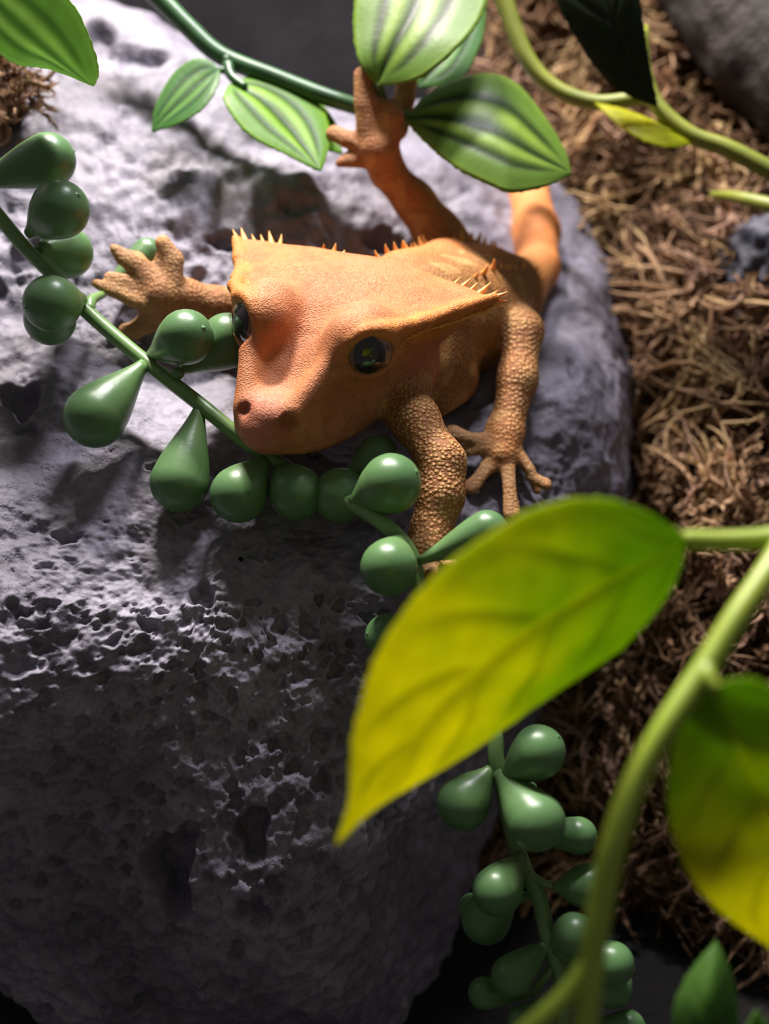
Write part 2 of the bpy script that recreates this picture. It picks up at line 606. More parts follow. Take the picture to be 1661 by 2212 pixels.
# head frame
nrm0 = lambda v: v / np.linalg.norm(v)
OH = C3(667, 722, 2.60)
HL = np.array([.906, -.22, .363]); HF = np.array([-.41, -.67, .617])
HL /= np.linalg.norm(HL); HF -= HL * (HF @ HL); HF /= np.linalg.norm(HF); HU = np.cross(HF, HL)
HL, HU = nrm0(HL - .07 * HU), nrm0(HU + .07 * HL)
HM = np.stack([HL, HF, HU])


def hd(l, f, u): return OH + l * HL + f * HF + u * HU


def smax(a, b, k):
    h = np.clip(0.5 + 0.5 * (a - b) / k, 0, 1)
    return b + (a - b) * h + k * h * (1 - h)


def smin(a, b, k):
    h = np.clip(0.5 + 0.5 * (b - a) / k, 0, 1)
    return b + (a - b) * h - k * h * (1 - h)


WF = [-.37, -.31, -.27, -.18, -.10, -.03, .03, .08, .15, .20, .235, .258, .27]
WU = [.26, .332, .340, .268, .212, .178, .150, .118, .094, .082, .066, .038, .0]
WL = [.15, .175, .195, .216, .214, .200, .176, .156, .130, .108, .084, .046, .0]


def head_fn(P):
    q = (P - OH) @ HM.T
    l, f, u = q[..., 0], q[..., 1], q[..., 2]
    al = np.abs(l)
    s = sstep(-.150, -.005, u - .12 * np.minimum(0, np.interp(f, [0, .2], [0, -.35])))
    Wd = np.interp(f, WF, WL) * (1 - s) + np.interp(f, WF, WU) * s
    Wd = Wd - 0.10 * sstep(-.15, -.26, u)
    Tm = np.interp(f, [-.36, -.28, -.18, -.1, 0, .08, .15, .2, .24, .27], [.0, .018, .034, .040, .034, .004, -.026, -.044, -.066, -.09])
    Tm = Tm - 0.020 * np.exp(-(l / .05) ** 2) * sstep(-.09, .02, f) * sstep(.22, .10, f) - 0.20 * np.maximum(0, l * l - 0.002)
    B = np.interp(f, [-.32, -.2, -.1, 0, .1, .2, .25, .27], [-.18, -.235, -.248, -.238, -.208, -.165, -.135, -.11])
    fr = -.305 + .018 * (al / .3) ** 2 + 0.9 * np.maximum(0, -u - 0.01)
    r = smax(al - Wd, u - Tm, .024)
    r = smax(r, B - u, .07)
    r = smax(r, fr - f, .03)
    r = smax(r, f - .262, .06)
    um = np.interp(f, [-.16, 0, .15, .27], [-.185, -.165, -.135, -.112])
    r = r + .0045 * np.exp(-((u - um) / .005) ** 2) * sstep(-.17, -.10, f)
    return r * 0.9


allc = np.array([hd(l, f, u) for l in (-.34, .34) for f in (-.38, .3) for u in (-.27, .1)])
HEAD_I = len(PR)
PR.append([head_fn, allc.min(0), allc.max(0), .03, FACE, 0.05])
for s in (-1, 1):
    cone(hd(s * (.122 if s > 0 else .104), .012, .018), hd(s * (.124 if s > 0 else .108), -.022, .016), .0735, .0735, .030, FACE, .05)
    cone(hd(s * .100, .070, .014), hd(s * .052, .205, -.050), .022, .017, .030, FACE, .05)
    cone(hd(s * .170, -.11, -.165), hd(s * .150, -.15, -.165), .060, .060, .05, lin(190, 106, 84), .05)
cone(hd(0, .21, -.075), hd(0, .225, -.085), .050, .046, .04, lin(200, 128, 104), .05)
# neck and trunk
chain([(800, 705, 2.80, .120), (905, 692, 2.93, .135), (985, 680, 3.06, .146), (1085, 640, 3.22, .098), (1140, 605, 3.32, .060)], .07, GOLD, .35)
cone(C3(890, 790, 2.84), C3(945, 790, 2.92), .090, .088, .05, GOLD, .45)
cone(C3(942, 872, 2.88), C3(995, 830, 2.94), .034, .036, .05, GOLD, .5)
# dorsal ridge, between the two crests
chain([(860, 590, 2.90, .05), (960, 575, 3.05, .055), (1050, 575, 3.18, .05)], .05, ORANGE, .2)
# tail
chain([(1120, 630, 3.26, .062), (1158, 580, 3.38, .062), (1158, 500, 3.50, .066), (1140, 410, 3.62, .058), (1115, 330, 3.72, .045), (1090, 270, 3.78, .03)], .03, TAILC, .05)
# near front leg
chain([(860, 850, 2.72, .070), (895, 905, 2.62, .050), (955, 1000, 2.555, .047), (952, 1070, 2.535, .046), (930, 1150, 2.52, .043)], .03, LIMB, 1.0)
# near hind leg
chain([(1075, 660, 3.16, .075), (1128, 715, 2.99, .049), (1118, 820, 2.94, .045), (1092, 935, 2.90, .040)], .03, LIMB, .9)
# far hind leg
chain([(1010, 590, 3.20, .075), (945, 505, 3.22, .062), (895, 435, 3.19, .050), (838, 375, 3.13, .044)], .03, lin(186, 122, 72), .45)
# far front leg
chain([(760, 720, 2.92, .08), (560, 672, 2.96, .055), (470, 664, 2.95, .046), (400, 645, 2.92, .045)], .03, LIMB, .6)


def toes(specs, n, col, k=.007, sc=.35):
    for pts in specs:
        for q in range(len(pts) - 1):
            a, b = pts[q], pts[q + 1]
            cone(C3(*a[:3]), C3(*b[:3]), px2u(a[3], a[2]), px2u(b[3], b[2]), k, col, sc, n, 1.7)


nrm = lambda v: np.array(v, float) / np.linalg.norm(v)
n_hf = nrm([0.1, .5, .85])
cone(C3(1088, 935, 2.89), C3(1082, 975, 2.87), .046, .044, .03, lin(196, 122, 62), .55, n_hf, 1.4)
toes([[(1060, 955, 2.87, 24), (1012, 946, 2.85, 15), (978, 936, 2.85, 23)], [(1045, 965, 2.86, 22), (1010, 975, 2.85, 13), (985, 965, 2.85, 10)],
      [(1065, 995, 2.86, 24), (1040, 1026, 2.83, 15), (1018, 1052, 2.82, 20)],
      [(1092, 990, 2.86, 24), (1100, 1045, 2.83, 15), (1106, 1110, 2.81, 21)],
      [(1112, 975, 2.87, 20), (1142, 1010, 2.86, 13), (1150, 1032, 2.86, 14), (1178, 1046, 2.86, 17)],
      [(1118, 980, 2.89, 16), (1150, 1030, 2.90, 12), (1160, 1062, 2.90, 11)]], n_hf, TOE)
n_fh = nrm([-.15, .35, .92])
cone(C3(395, 640, 2.91), C3(335, 628, 2.88), .046, .048, .02, LIMB, .5, n_fh, 1.35)
cone(C3(345, 640, 2.89), C3(335, 680, 2.91), .048, .042, .02, LIMB, .3, n_fh, 1.3)
toes([[(368, 605, 2.88, 30), (374, 562, 2.88, 24), (350, 522, 2.88, 18)], [(366, 595, 2.88, 18), (344, 566, 2.88, 13), (340, 552, 2.88, 9)],
      [(322, 605, 2.87, 30), (290, 566, 2.87, 26), (268, 556, 2.87, 20), (246, 536, 2.87, 13)],
      [(315, 640, 2.87, 24), (264, 606, 2.86, 17), (236, 598, 2.86, 15)], [(310, 655, 2.86, 22), (245, 628, 2.85, 16), (206, 612, 2.85, 12)],
      [(330, 690, 2.90, 30), (290, 715, 2.90, 22), (268, 712, 2.90, 16)]], n_fh, TOE)
n_hh = nrm([-.1, .2, .97])
cone(C3(838, 372, 3.12), C3(815, 315, 3.07), .046, .056, .02, lin(174, 116, 72), .3, n_hh, 1.5)
toes([[(800, 280, 3.06, 32), (790, 220, 3.05, 26), (784, 162, 3.05, 22)], [(842, 290, 3.06, 30), (848, 250, 3.05, 26), (846, 232, 3.05, 21)],
      [(818, 270, 3.06, 28), (818, 225, 3.06, 20)], [(780, 310, 3.07, 26), (748, 300, 3.07, 20), (722, 288, 3.08, 20)],
      [(785, 340, 3.08, 26), (752, 345, 3.07, 18), (734, 352, 3.07, 12)], [(855, 280, 3.12, 28), (872, 220, 3.14, 24), (880, 165, 3.16, 24)]], n_hh, lin(170, 118, 76))
n_nf = nrm([.1, .8, .6])
cone(C3(930, 1150, 2.52), C3(925, 1185, 2.50), .042, .042, .02, LIMB, .6)
toes([[(915, 1180, 2.50, 24), (890, 1172, 2.48, 14), (872, 1165, 2.48, 14)], [(920, 1190, 2.49, 24), (895, 1215, 2.46, 16), (875, 1235, 2.46, 16)],
      [(930, 1195, 2.49, 24), (930, 1235, 2.45, 16), (930, 1260, 2.45, 17)], [(940, 1190, 2.50, 24), (970, 1215, 2.47, 16), (990, 1230, 2.47, 17)]], n_nf, TOE)

# eye sockets and nostrils are carved
EYE_L = {-1: .106, 1: .132}
EYE_C = {s: hd(s * EYE_L[s], .006, .014) for s in (-1, 1)}
EYE_AX = {-1: nrm(-.56 * HL + .70 * HF + .36 * HU), 1: nrm(.68 * HL + .63 * HF + .26 * HU)}
EYE_R = .0690
CARVE = [(EYE_C[s] + EYE_AX[s] * .064, .0600, .010) for s in (-1, 1)]

VOX = 0.0062
lo = np.array([C3(180, 0, 2.85)[0] - .02, -.18, -3.86])
hi = np.array([.58, 1.30, -2.36])
NX = np.ceil((hi - lo) / VOX).astype(int)
FLD = np.full(NX, 0.2, np.float32)


def block(a, b, pad):
    i0 = np.maximum(0, np.floor((a - pad - lo) / VOX).astype(int)); i1 = np.minimum(NX, np.ceil((b + pad - lo) / VOX).astype(int) + 1)
    if (i1 <= i0).any(): return None
    ax = [(lo[j] + VOX * np.arange(i0[j], i1[j])).astype(np.float32) for j in range(3)]
    G = np.stack(np.meshgrid(*ax, indexing='ij'), -1)
    return tuple(slice(i0[j], i1[j]) for j in range(3)), G


for fn, a, b, k, col, sc in PR:
    r = block(a, b, k + .015)
    if r is None: continue
    sl, G = r
    FLD[sl] = smin(FLD[sl], fn(G).astype(np.float32), k)
def hit_px(x, y, d0=2.3, d1=3.2):
    for d in np.arange(d0, d1, .003):
        i = np.round((C3(x, y, d) - lo) / VOX).astype(int)
        if (i >= 0).all() and (i < NX).all() and FLD[tuple(i)] < 0: return C3(x, y, d)


NOSE = [hit_px(524, 884), hit_px(621, 914)]
CARVE += [(p, .0165, .006) for p in NOSE]
for c, r_, k in CARVE:
    sl, G = block(c - r_, c + r_, k + .015)
    FLD[sl] = smax(FLD[sl], -(np.linalg.norm(G - c, axis=-1) - r_).astype(np.float32), k)


n_pre = len(PR)
for s in (-1, 1):      # overhanging eyelids
    ax = EYE_AX[s]
    up_ = nrm(HU - ax * (HU @ ax)); fw_ = np.cross(up_, ax) * (1 if np.cross(up_, ax) @ HF > 0 else -1)
    ring = []
    for q in range(17):
        p_ = 2 * math.pi * q / 16
        topw = max(0.0, math.cos(p_))
        al_ = .93 - .16 * topw
        ring.append((EYE_C[s] + (EYE_R + .001) * (math.cos(al_) * ax + math.sin(al_) * (math.cos(p_) * up_ + math.sin(p_) * fw_)), .0075 + .0045 * topw))
    for q in range(16):
        cone(ring[q][0], ring[q + 1][0], ring[q][1], ring[q + 1][1], .009, ORANGE2 if q < 4 or q > 11 else FACE, .15)
    tail_ = [ring[14][0], hd(s * .206, -.050, .040), hd(s * .228, -.100, .022), hd(s * .272, -.180, .010), hd(s * .328, -.262, .004)]
    for q in range(4):
        cone(tail_[q], tail_[q + 1], .0175 if q < 1 else .0135, .0135 if q < 2 else .0105, .020, ORANGE2, .2)
for fn, a, b, k, col, sc in PR[n_pre:]:
    sl, G = block(a, b, k + .015)
    FLD[sl] = smin(FLD[sl], fn(G).astype(np.float32), k)


def surface_nets(F):
    S = F < 0
    nx, ny, nz = F.shape
    cnt = np.zeros((nx - 1, ny - 1, nz - 1), np.int8)
    for a in (0, 1):
        for b in (0, 1):
            for c in (0, 1):
                cnt += S[a:nx - 1 + a, b:ny - 1 + b, c:nz - 1 + c]
    act = np.argwhere((cnt > 0) & (cnt < 8))
    idm = np.full(cnt.shape, -1, np.int64)
    idm[tuple(act.T)] = np.arange(len(act))
    acc = np.zeros((len(act), 3)); n = np.zeros(len(act))
    corners = [(a, b, c) for a in (0, 1) for b in (0, 1) for c in (0, 1)]
    val = {c: F[act[:, 0] + c[0], act[:, 1] + c[1], act[:, 2] + c[2]] for c in corners}
    for c in corners:
        for j in range(3):
            if c[j] == 0:
                e = list(c); e[j] = 1; e = tuple(e)
                va, vb = val[c], val[e]
                m = (va < 0) != (vb < 0)
                t = np.where(m, va / np.where(m, va - vb, 1), 0)
                p = np.array(c, float)[None] + t[:, None] * np.eye(3)[j][None]
                acc[m] += p[m]; n[m] += 1
    V = act + acc / n[:, None]
    faces = []
    for j in range(3):
        s0 = [slice(None)] * 3; s1 = [slice(None)] * 3
        s0[j] = slice(0, -1); s1[j] = slice(1, None)
        A, B = S[tuple(s0)], S[tuple(s1)]
        e = np.argwhere(A != B)
        k, l = (j + 1) % 3, (j + 2) % 3
        e = e[(e[:, k] > 0) & (e[:, l] > 0) & (e[:, k] < F.shape[k] - 1) & (e[:, l] < F.shape[l] - 1)]
        def cell(dk, dl):
            q = e.copy(); q[:, k] += dk; q[:, l] += dl
            return idm[tuple(q.T)]
        quad = np.stack([cell(-1, -1), cell(0, -1), cell(0, 0), cell(-1, 0)], 1)
        flip = ~A[tuple(e.T)]
        quad[flip] = quad[flip][:, ::-1]
        faces.append(quad)
    return V, np.vstack(faces)


GVg, GF = surface_nets(FLD)
GVc = lo + GVg * VOX
# relax the voxel steps
ed = np.vstack([GF[:, [0, 1]], GF[:, [1, 2]], GF[:, [2, 3]], GF[:, [3, 0]]])
deg = np.bincount(ed.ravel(), minlength=len(GVc)).astype(float)
for it in range(3):
    acc = np.stack([np.bincount(ed[:, 0], GVc[ed[:, 1], j], len(GVc)) + np.bincount(ed[:, 1], GVc[ed[:, 0], j], len(GVc)) for j in range(3)], 1)
    GVc = GVc * 0.45 + 0.55 * acc / deg[:, None]
# low relief on the crown
e1_ = GVc[GF[:, 1]] - GVc[GF[:, 0]]; e2_ = GVc[GF[:, 3]] - GVc[GF[:, 0]]
fn_ = np.cross(e1_, e2_)
vn_ = np.stack([sum(np.bincount(GF[:, c], fn_[:, j], len(GVc)) for c in range(4)) for j in range(3)], 1)
vn_ /= np.linalg.norm(vn_, axis=1)[:, None] + 1e-12
GVc = GVc + vn_ * (.0032 * fbm(GVc, 13, 2, .5, 2.0) * np.exp(-np.maximum(head_fn(GVc), 0) / .012))[:, None]
# colours blended from the parts each point lies closest to
wsum = np.zeros(len(GVc)); cs = np.zeros((len(GVc), 3)); ss = np.zeros(len(GVc))
for fn, a, b, k, col, sc in PR:
    m = np.all((GVc > a - .06) & (GVc < b + .06), axis=1)
    if not m.any(): continue
    w = np.exp(-np.maximum(fn(GVc[m]) + .004, 0) / .010)
    wsum[m] += w; cs[m] += w[:, None] * np.array(col); ss[m] += w * sc
cs /= wsum[:, None] + 1e-9; ss /= wsum + 1e-9
hq = (GVc - OH) @ HM.T
# crown and crest of the head more orange, lips and snout tip paler and pinker
inh = np.exp(-np.maximum(head_fn(GVc), 0) / .012)
crown = inh * sstep(.02, -.16, hq[:, 1]) * sstep(-.10, -.03, hq[:, 2])
cs = cs * (1 - .85 * crown[:, None]) + np.array(ORANGE) * .85 * crown[:, None]
edge = inh * sstep(.035, .0, np.interp(hq[:, 1], WF, WU) - np.abs(hq[:, 0])) * sstep(.0, -.08, hq[:, 1]) * sstep(-.06, -.02, hq[:, 2])
cs = cs * (1 - .8 * edge[:, None]) + np.array(lin(228, 146, 52)) * .8 * edge[:, None]
lip = inh * sstep(-.08, -.15, hq[:, 2])
cs = cs * (1 - .5 * lip[:, None]) + np.array(lin(200, 134, 112)) * .5 * lip[:, None]
cheek = inh * sstep(-.02, -.1, hq[:, 1]) * sstep(-.03, -.08, hq[:, 2])
cs = cs * (1 - .6 * cheek[:, None]) + np.array(lin(184, 100, 74)) * .6 * cheek[:, None]
for s in (0, 1):
    nz_ = np.exp(-(np.linalg.norm(GVc - NOSE[s], axis=1) / .019) ** 2)
    cs = cs * (1 - .95 * nz_[:, None]) + np.array(lin(112, 42, 32)) * .95 * nz_[:, None]
pk = inh * np.exp(-(hq[:, 0] / .11) ** 2) * np.exp(-((hq[:, 1] + .14) / .09) ** 2)
cs = cs * (1 - .6 * pk[:, None]) + np.array(lin(186, 104, 74)) * .6 * pk[:, None]
mot = inh * sstep(.10, .55, fbm(GVc, 17, 3, .6, 9.0))
cs = cs * (1 - .40 * mot[:, None]) + np.array(lin(164, 88, 48)) * .40 * mot[:, None]
stp = inh * np.exp(-((np.abs(hq[:, 0]) - .062) / .020) ** 2) * sstep(.03, .10, hq[:, 1]) * sstep(.24, .19, hq[:, 1])
cs = cs * (1 - .5 * stp[:, None]) + np.array(lin(220, 150, 84)) * .5 * stp[:, None]
# flecks on the trunk
fl = sstep(.30, .55, vnoise(GVc, 26, 5.0)) * (ss > .3)
cs = cs * (1 - .5 * fl[:, None]) + np.array(lin(224, 176, 110)) * .5 * fl[:, None]
GW = c2w(GVc)
g_base = P3(940, 960, 2.80)
gecko = thing('crested_gecko', g_base, 'orange crested gecko with spiny head crests climbing on the grey rock', 'gecko')
body = part('body', GW, GF[:, ::1], M['skin'], gecko, np.c_[cs, ss])

s = NT('gecko_eye'); s.set(base=s.ramp(s.noise(60, 5), [(0.35, lin(96, 64, 42)), (0.65, lin(160, 118, 84))]), rough=0.12, coat=0.6, coat_r=0.05); M['eye'] = s.m
s = NT('gecko_pupil'); s.set(base=s.mix(s.noise(30), (0.012, 0.010, 0.010), (0.030, 0.024, 0.024)), rough=0.07, coat=0.8, coat_r=0.04); M['pupil'] = s.m
s = NT('gecko_spine'); s.set(base=s.mix(s.noise(14), lin(232, 156, 62), lin(244, 190, 112)), rough=0.5, sss=0.2, sss_s=0.02); M['spine'] = s.m


def sphere_patch(c, r, ax, up, amax, na=28, nb=40, ey=1.0, ex=1.0):
    ax = nrm(ax); u = nrm(np.cross(up, ax)); w = np.cross(ax, u)
    v = [c + ax * r]; f = []
    for i in range(1, na + 1):
        for j in range(nb):
            p = 2 * math.pi * j / nb
            a = amax * i / na / math.sqrt((math.cos(p) / ex) ** 2 + (math.sin(p) / ey) ** 2)
            a = min(a, math.pi)
            v.append(c + r * (math.cos(a) * ax + math.sin(a) * (math.cos(p) * u + math.sin(p) * w)))
    for j in range(nb): f.append((0, 1 + j, 1 + (j + 1) % nb))
    for i in range(na - 1):
        for j in range(nb):
            f.append((1 + i * nb + j, 1 + (i + 1) * nb + j, 1 + (i + 1) * nb + (j + 1) % nb, 1 + i * nb + (j + 1) % nb))
    return v, f


for s_ in (-1, 1):
    v, f = sphere_patch(c2w(EYE_C[s_]), EYE_R, R_CW @ EYE_AX[s_], R_CW @ HU, math.pi)
    eb = part('eyeball', v, f, M['eye'], gecko)
    v, f = sphere_patch(c2w(EYE_C[s_]), EYE_R + .0012, R_CW @ nrm(EYE_AX[s_] + .20 * HF), R_CW @ HU, .56, ey=1.15, ex=.92)
    part('pupil', v, f, M['pupil'], eb, label='large dark pupil')

gbvh = BVHTree.FromPolygons([tuple(p) for p in GW], [tuple(map(int, q)) for q in GF])
# one spine mesh, shared
sv, sf = tube([(0, 0, -.30), (0, 0, 0), (0, 0.02, .45), (0, .08, .8), (0, .16, 1.0)], [.26, .25, .17, .08, .015], 8)
spine_me = build_mesh('crest_spine', sv, sf); spine_me.materials.append(M['spine'])


def spine(pw, dirw, length, wd=1.0):
    o = bpy.data.objects.new('crest_spine', spine_me)
    COL.objects.link(o); o.parent = gecko
    o.location = tuple(np.asarray(pw) - g_base)
    o.rotation_euler = Vector(dirw).to_track_quat('Z', 'Y').to_euler()
    o.scale = (length * wd, length * wd, length)


rs = random.Random(3)


def snap(pc):
    h = gbvh.find_nearest(Vector(c2w(pc)))
    return np.array(h[0]), np.array(h[1])


for sd in (-1, 1):
    for i in range(19):                                  # along the crest from eyelid to its tip
        f = .0 - .275 * i / 18
        l = np.interp(f, WF, WU)
        p, n = snap(hd(sd * (l - .004), f, .0 - .25 * l * l))
        ln = (.011 + .016 * (i / 18) ** 2) * rs.uniform(.7, 1.3)
        dw = nrm(R_CW @ (sd * HL * .8 - HF * .35 + HU * .35) + n * .3 + np.array([rs.uniform(-.15, .15) for _ in range(3)]))
        spine(p - dw * ln * .1, dw, ln, 1.25)
    for i in range(6):                                   # cluster at the rear corner
        p, n = snap(hd(sd * (.334 - .022 * i), -.280 - .004 * i, .0))
        dw = nrm(R_CW @ (sd * HL * (.75 - .1 * i) - HF * .6 + HU * .25) + np.array([rs.uniform(-.1, .1) for _ in range(3)]))
        spine(p - dw * .004, dw, rs.uniform(.022, .038), .85)


def spine_row(line, n, l0, l1, jit=.2):
    q = resample([C3(*p) for p in line], n)
    for i in range(n):
        p, nn = snap(q[i])
        dw = nrm(nn + (R_CW @ UPC) * .6 + np.array([rs.uniform(-jit, jit) for _ in range(3)]))
        ln = (l0 + (l1 - l0) * i / max(1, n - 1)) * rs.uniform(.5, 1.0)
        spine(p - dw * ln * .08, dw, ln, 1.05)


spine_row([(700, 530, 2.80), (770, 552, 2.86), (840, 570, 2.90), (880, 555, 2.96)], 9, .026, .032)
spine_row([(885, 550, 2.98), (940, 540, 3.08), (1000, 530, 3.16), (1060, 545, 3.22), (1095, 570, 3.27)], 17, .040, .042)
spine_row([(1005, 622, 2.92), (1050, 612, 3.02), (1100, 605, 3.14), (1140, 615, 3.22)], 10, .036, .028)

# ------------------------------------------------------------------ pearl vines
def pearl(parent, base, cen, R, seed, name='pearl_leaf'):
    """teardrop from the stem (base, world) to the round end centred on cen (world), radius R"""
    base, cen = np.asarray(base), np.asarray(cen)
    ax = cen - base; L = np.linalg.norm(ax)
    if L < 1e-6: ax = np.array([0, 0, -1.0]); L = 1e-3
    ax = ax / L
    rnd = random.Random(seed)
    nb, na = 28, 26
    # profile along the axis
    z, r = [], []
    a1 = math.acos(min(.92, max(-.2, R * .75 / max(L, R * .85))))
    for i in range(10):
        t = i / 10
        z0, r0 = -0.0, .20 * R
        z1, r1 = L - R * math.cos(a1), R * math.sin(a1)
        if z1 < 0.02 * R: z1 = 0.02 * R
        s_ = t ** 1.35
        z.append(z0 + (z1 - z0) * t); r.append(r0 + (r1 - r0) * (.55 * t + .45 * t * t * (3 - 2 * t)))
    for i in range(na - 10):
        a = a1 + (math.pi - a1 - .03) * i / (na - 11)
        z.append(L - R * math.cos(a)); r.append(R * math.sin(a))
    z.append(z[-1] + R * .045); r.append(R * .025)
    u = nrm(np.cross(ax, np.array([.3, .2, .9]) + .3 * np.array([rnd.uniform(-1, 1) for _ in range(3)]))); w = np.cross(ax, u)
    v, cols = [], []
    ph0 = rnd.uniform(0, 6.28)
    for zi, ri in zip(z, r):
        for j in range(nb):
            p = 2 * math.pi * j / nb
            seam = .022 * (math.exp(-((((p - ph0 + math.pi) % (2 * math.pi)) - math.pi) / .10) ** 2) + math.exp(-((((p - ph0) % (2 * math.pi)) - math.pi) / .10) ** 2))
            q = ri * (1 + seam)
            v.append(base + ax * zi + q * (math.cos(p) * u + math.sin(p) * w))
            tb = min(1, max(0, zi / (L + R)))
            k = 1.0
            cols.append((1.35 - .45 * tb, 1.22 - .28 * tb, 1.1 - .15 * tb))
    f = []
    m = len(z)
    for i in range(m - 1):
        for j in range(nb):
            j2 = (j + 1) % nb
            f.append((i * nb + j, i * nb + j2, (i + 1) * nb + j2, (i + 1) * nb + j))
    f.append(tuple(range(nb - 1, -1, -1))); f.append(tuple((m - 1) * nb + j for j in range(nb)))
    return part(name, v, f, M['pearl'], parent, cols)


def strand(name, pts, r_px, label, cat, pearls, mat, seed, branches=(), n=60):
    P = resample([P3(*p) for p in pts], n)
    t = thing(name, P[0], label, cat)
    rr_ = np.array([r_px * np.mean([p[2] for p in pts]) / F_PX] * n)
    v, f = tube(P, rr_, 12)
    # shallow channel along the stem is moulded in by flattening one side
    part('stem', v, f, mat, t, np.ones((len(v), 3)))
    for b in branches:
        B = resample([P3(*p[:3]) for p in b], 16)
        v, f = tube(B, np.linspace(b[0][3], b[-1][3], 16) * b[0][2] / F_PX, 10)
        part('stem_branch', v, f, mat, t, np.ones((len(v), 3)))
    for k, (bx, by, bd, x, y, d, R) in enumerate(pearls):
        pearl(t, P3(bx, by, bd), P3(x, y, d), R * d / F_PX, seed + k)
    return t


A_stem = [(-90, 360, 2.72), (0, 470, 2.72), (50, 530, 2.72), (110, 590, 2.72), (190, 675, 2.72), (310, 778, 2.68), (430, 872, 2.62), (520, 945, 2.60), (600, 1000, 2.60), (700, 1055, 2.56),
          (790, 1105, 2.48), (850, 1150, 2.44), (890, 1205, 2.44), (908, 1300, 2.44), (912, 1400, 2.46), (960, 1490, 2.49)]
A_pearls = [
    (-60, 400, 2.72, 106, 345, 2.74, 57), (62, 505, 2.72, 130, 452, 2.66, 63), (85, 535, 2.73, 145, 545, 2.82, 56),
    (182, 645, 2.71, 112, 656, 2.66, 62), (150, 650, 2.74, 108, 690, 2.74, 56), (325, 768, 2.68, 402, 728, 2.60, 60), (395, 800, 2.68, 492, 736, 2.70, 60),
    (312, 786, 2.67, 205, 900, 2.60, 68), (432, 880, 2.62, 388, 1042, 2.58, 64), (572, 992, 2.59, 515, 1068, 2.55, 62),
    (600, 1005, 2.60, 640, 1065, 2.56, 60), (690, 1050, 2.57, 735, 1070, 2.56, 60), (760, 1085, 2.50, 845, 1045, 2.46, 66), (740, 1040, 2.60, 815, 985, 2.62, 46),
    (862, 1160, 2.43, 840, 1226, 2.38, 62), (905, 1212, 2.43, 1052, 1148, 2.42, 46), (910, 1385, 2.45, 838, 1375, 2.42, 50), (215, 640, 2.88, 318, 548, 2.96, 34),
    (365, 812, 2.65, 385, 806, 2.63, 14),
]
B_stem = [(1040, 1440, 2.50), (1058, 1560, 2.47), (1072, 1640, 2.45), (1085, 1700, 2.45), (1105, 1790, 2.47), (1130, 1870, 2.47), (1165, 1940, 2.45), (1182, 2020, 2.43), (1195, 2060, 2.43), (1215, 2130, 2.44), (1215, 2260, 2.46)]
B_pearls = [
    (1080, 1690, 2.44, 1164, 1624, 2.40, 58), (1062, 1660, 2.45, 1000, 1735, 2.44, 58), (1075, 1668, 2.44, 1158, 1775, 2.36, 64), (1110, 1790, 2.46, 1250, 1805, 2.42, 40),
    (1128, 1845, 2.46, 1074, 1925, 2.40, 54), (1120, 1880, 2.47, 1050, 1985, 2.50, 54), (1195, 1915, 2.44, 1270, 1915, 2.42, 50), (1190, 2040, 2.42, 1242, 2020, 2.38, 48),
    (1195, 2052, 2.42, 1322, 2082, 2.38, 48), (1205, 2090, 2.44, 1318, 2128, 2.44, 48), (1190, 2030, 2.43, 1105, 2108, 2.40, 44), (1150, 2150, 2.46, 1045, 2145, 2.44, 34),
    (1215, 2150, 2.44, 1130, 2205, 2.40, 34), (1215, 2240, 2.45, 1358, 2218, 2.42, 36), (1085, 1720, 2.45, 1140, 1708, 2.46, 22), (1170, 1930, 2.47, 1020, 1960, 2.53, 30),
]
B_br = [[(1140, 1885, 2.46, 10), (1170, 1905, 2.45, 9), (1200, 1915, 2.44, 8)], [(1200, 2080, 2.43, 10), (1170, 2120, 2.45, 9), (1150, 2150, 2.46, 8)]]
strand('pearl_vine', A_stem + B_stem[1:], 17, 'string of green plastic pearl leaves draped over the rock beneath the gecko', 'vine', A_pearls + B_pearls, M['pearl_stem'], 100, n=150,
       branches=[[(192, 672, 2.72, 13), (198, 648, 2.75, 11), (222, 636, 2.86, 9)]] + B_br)

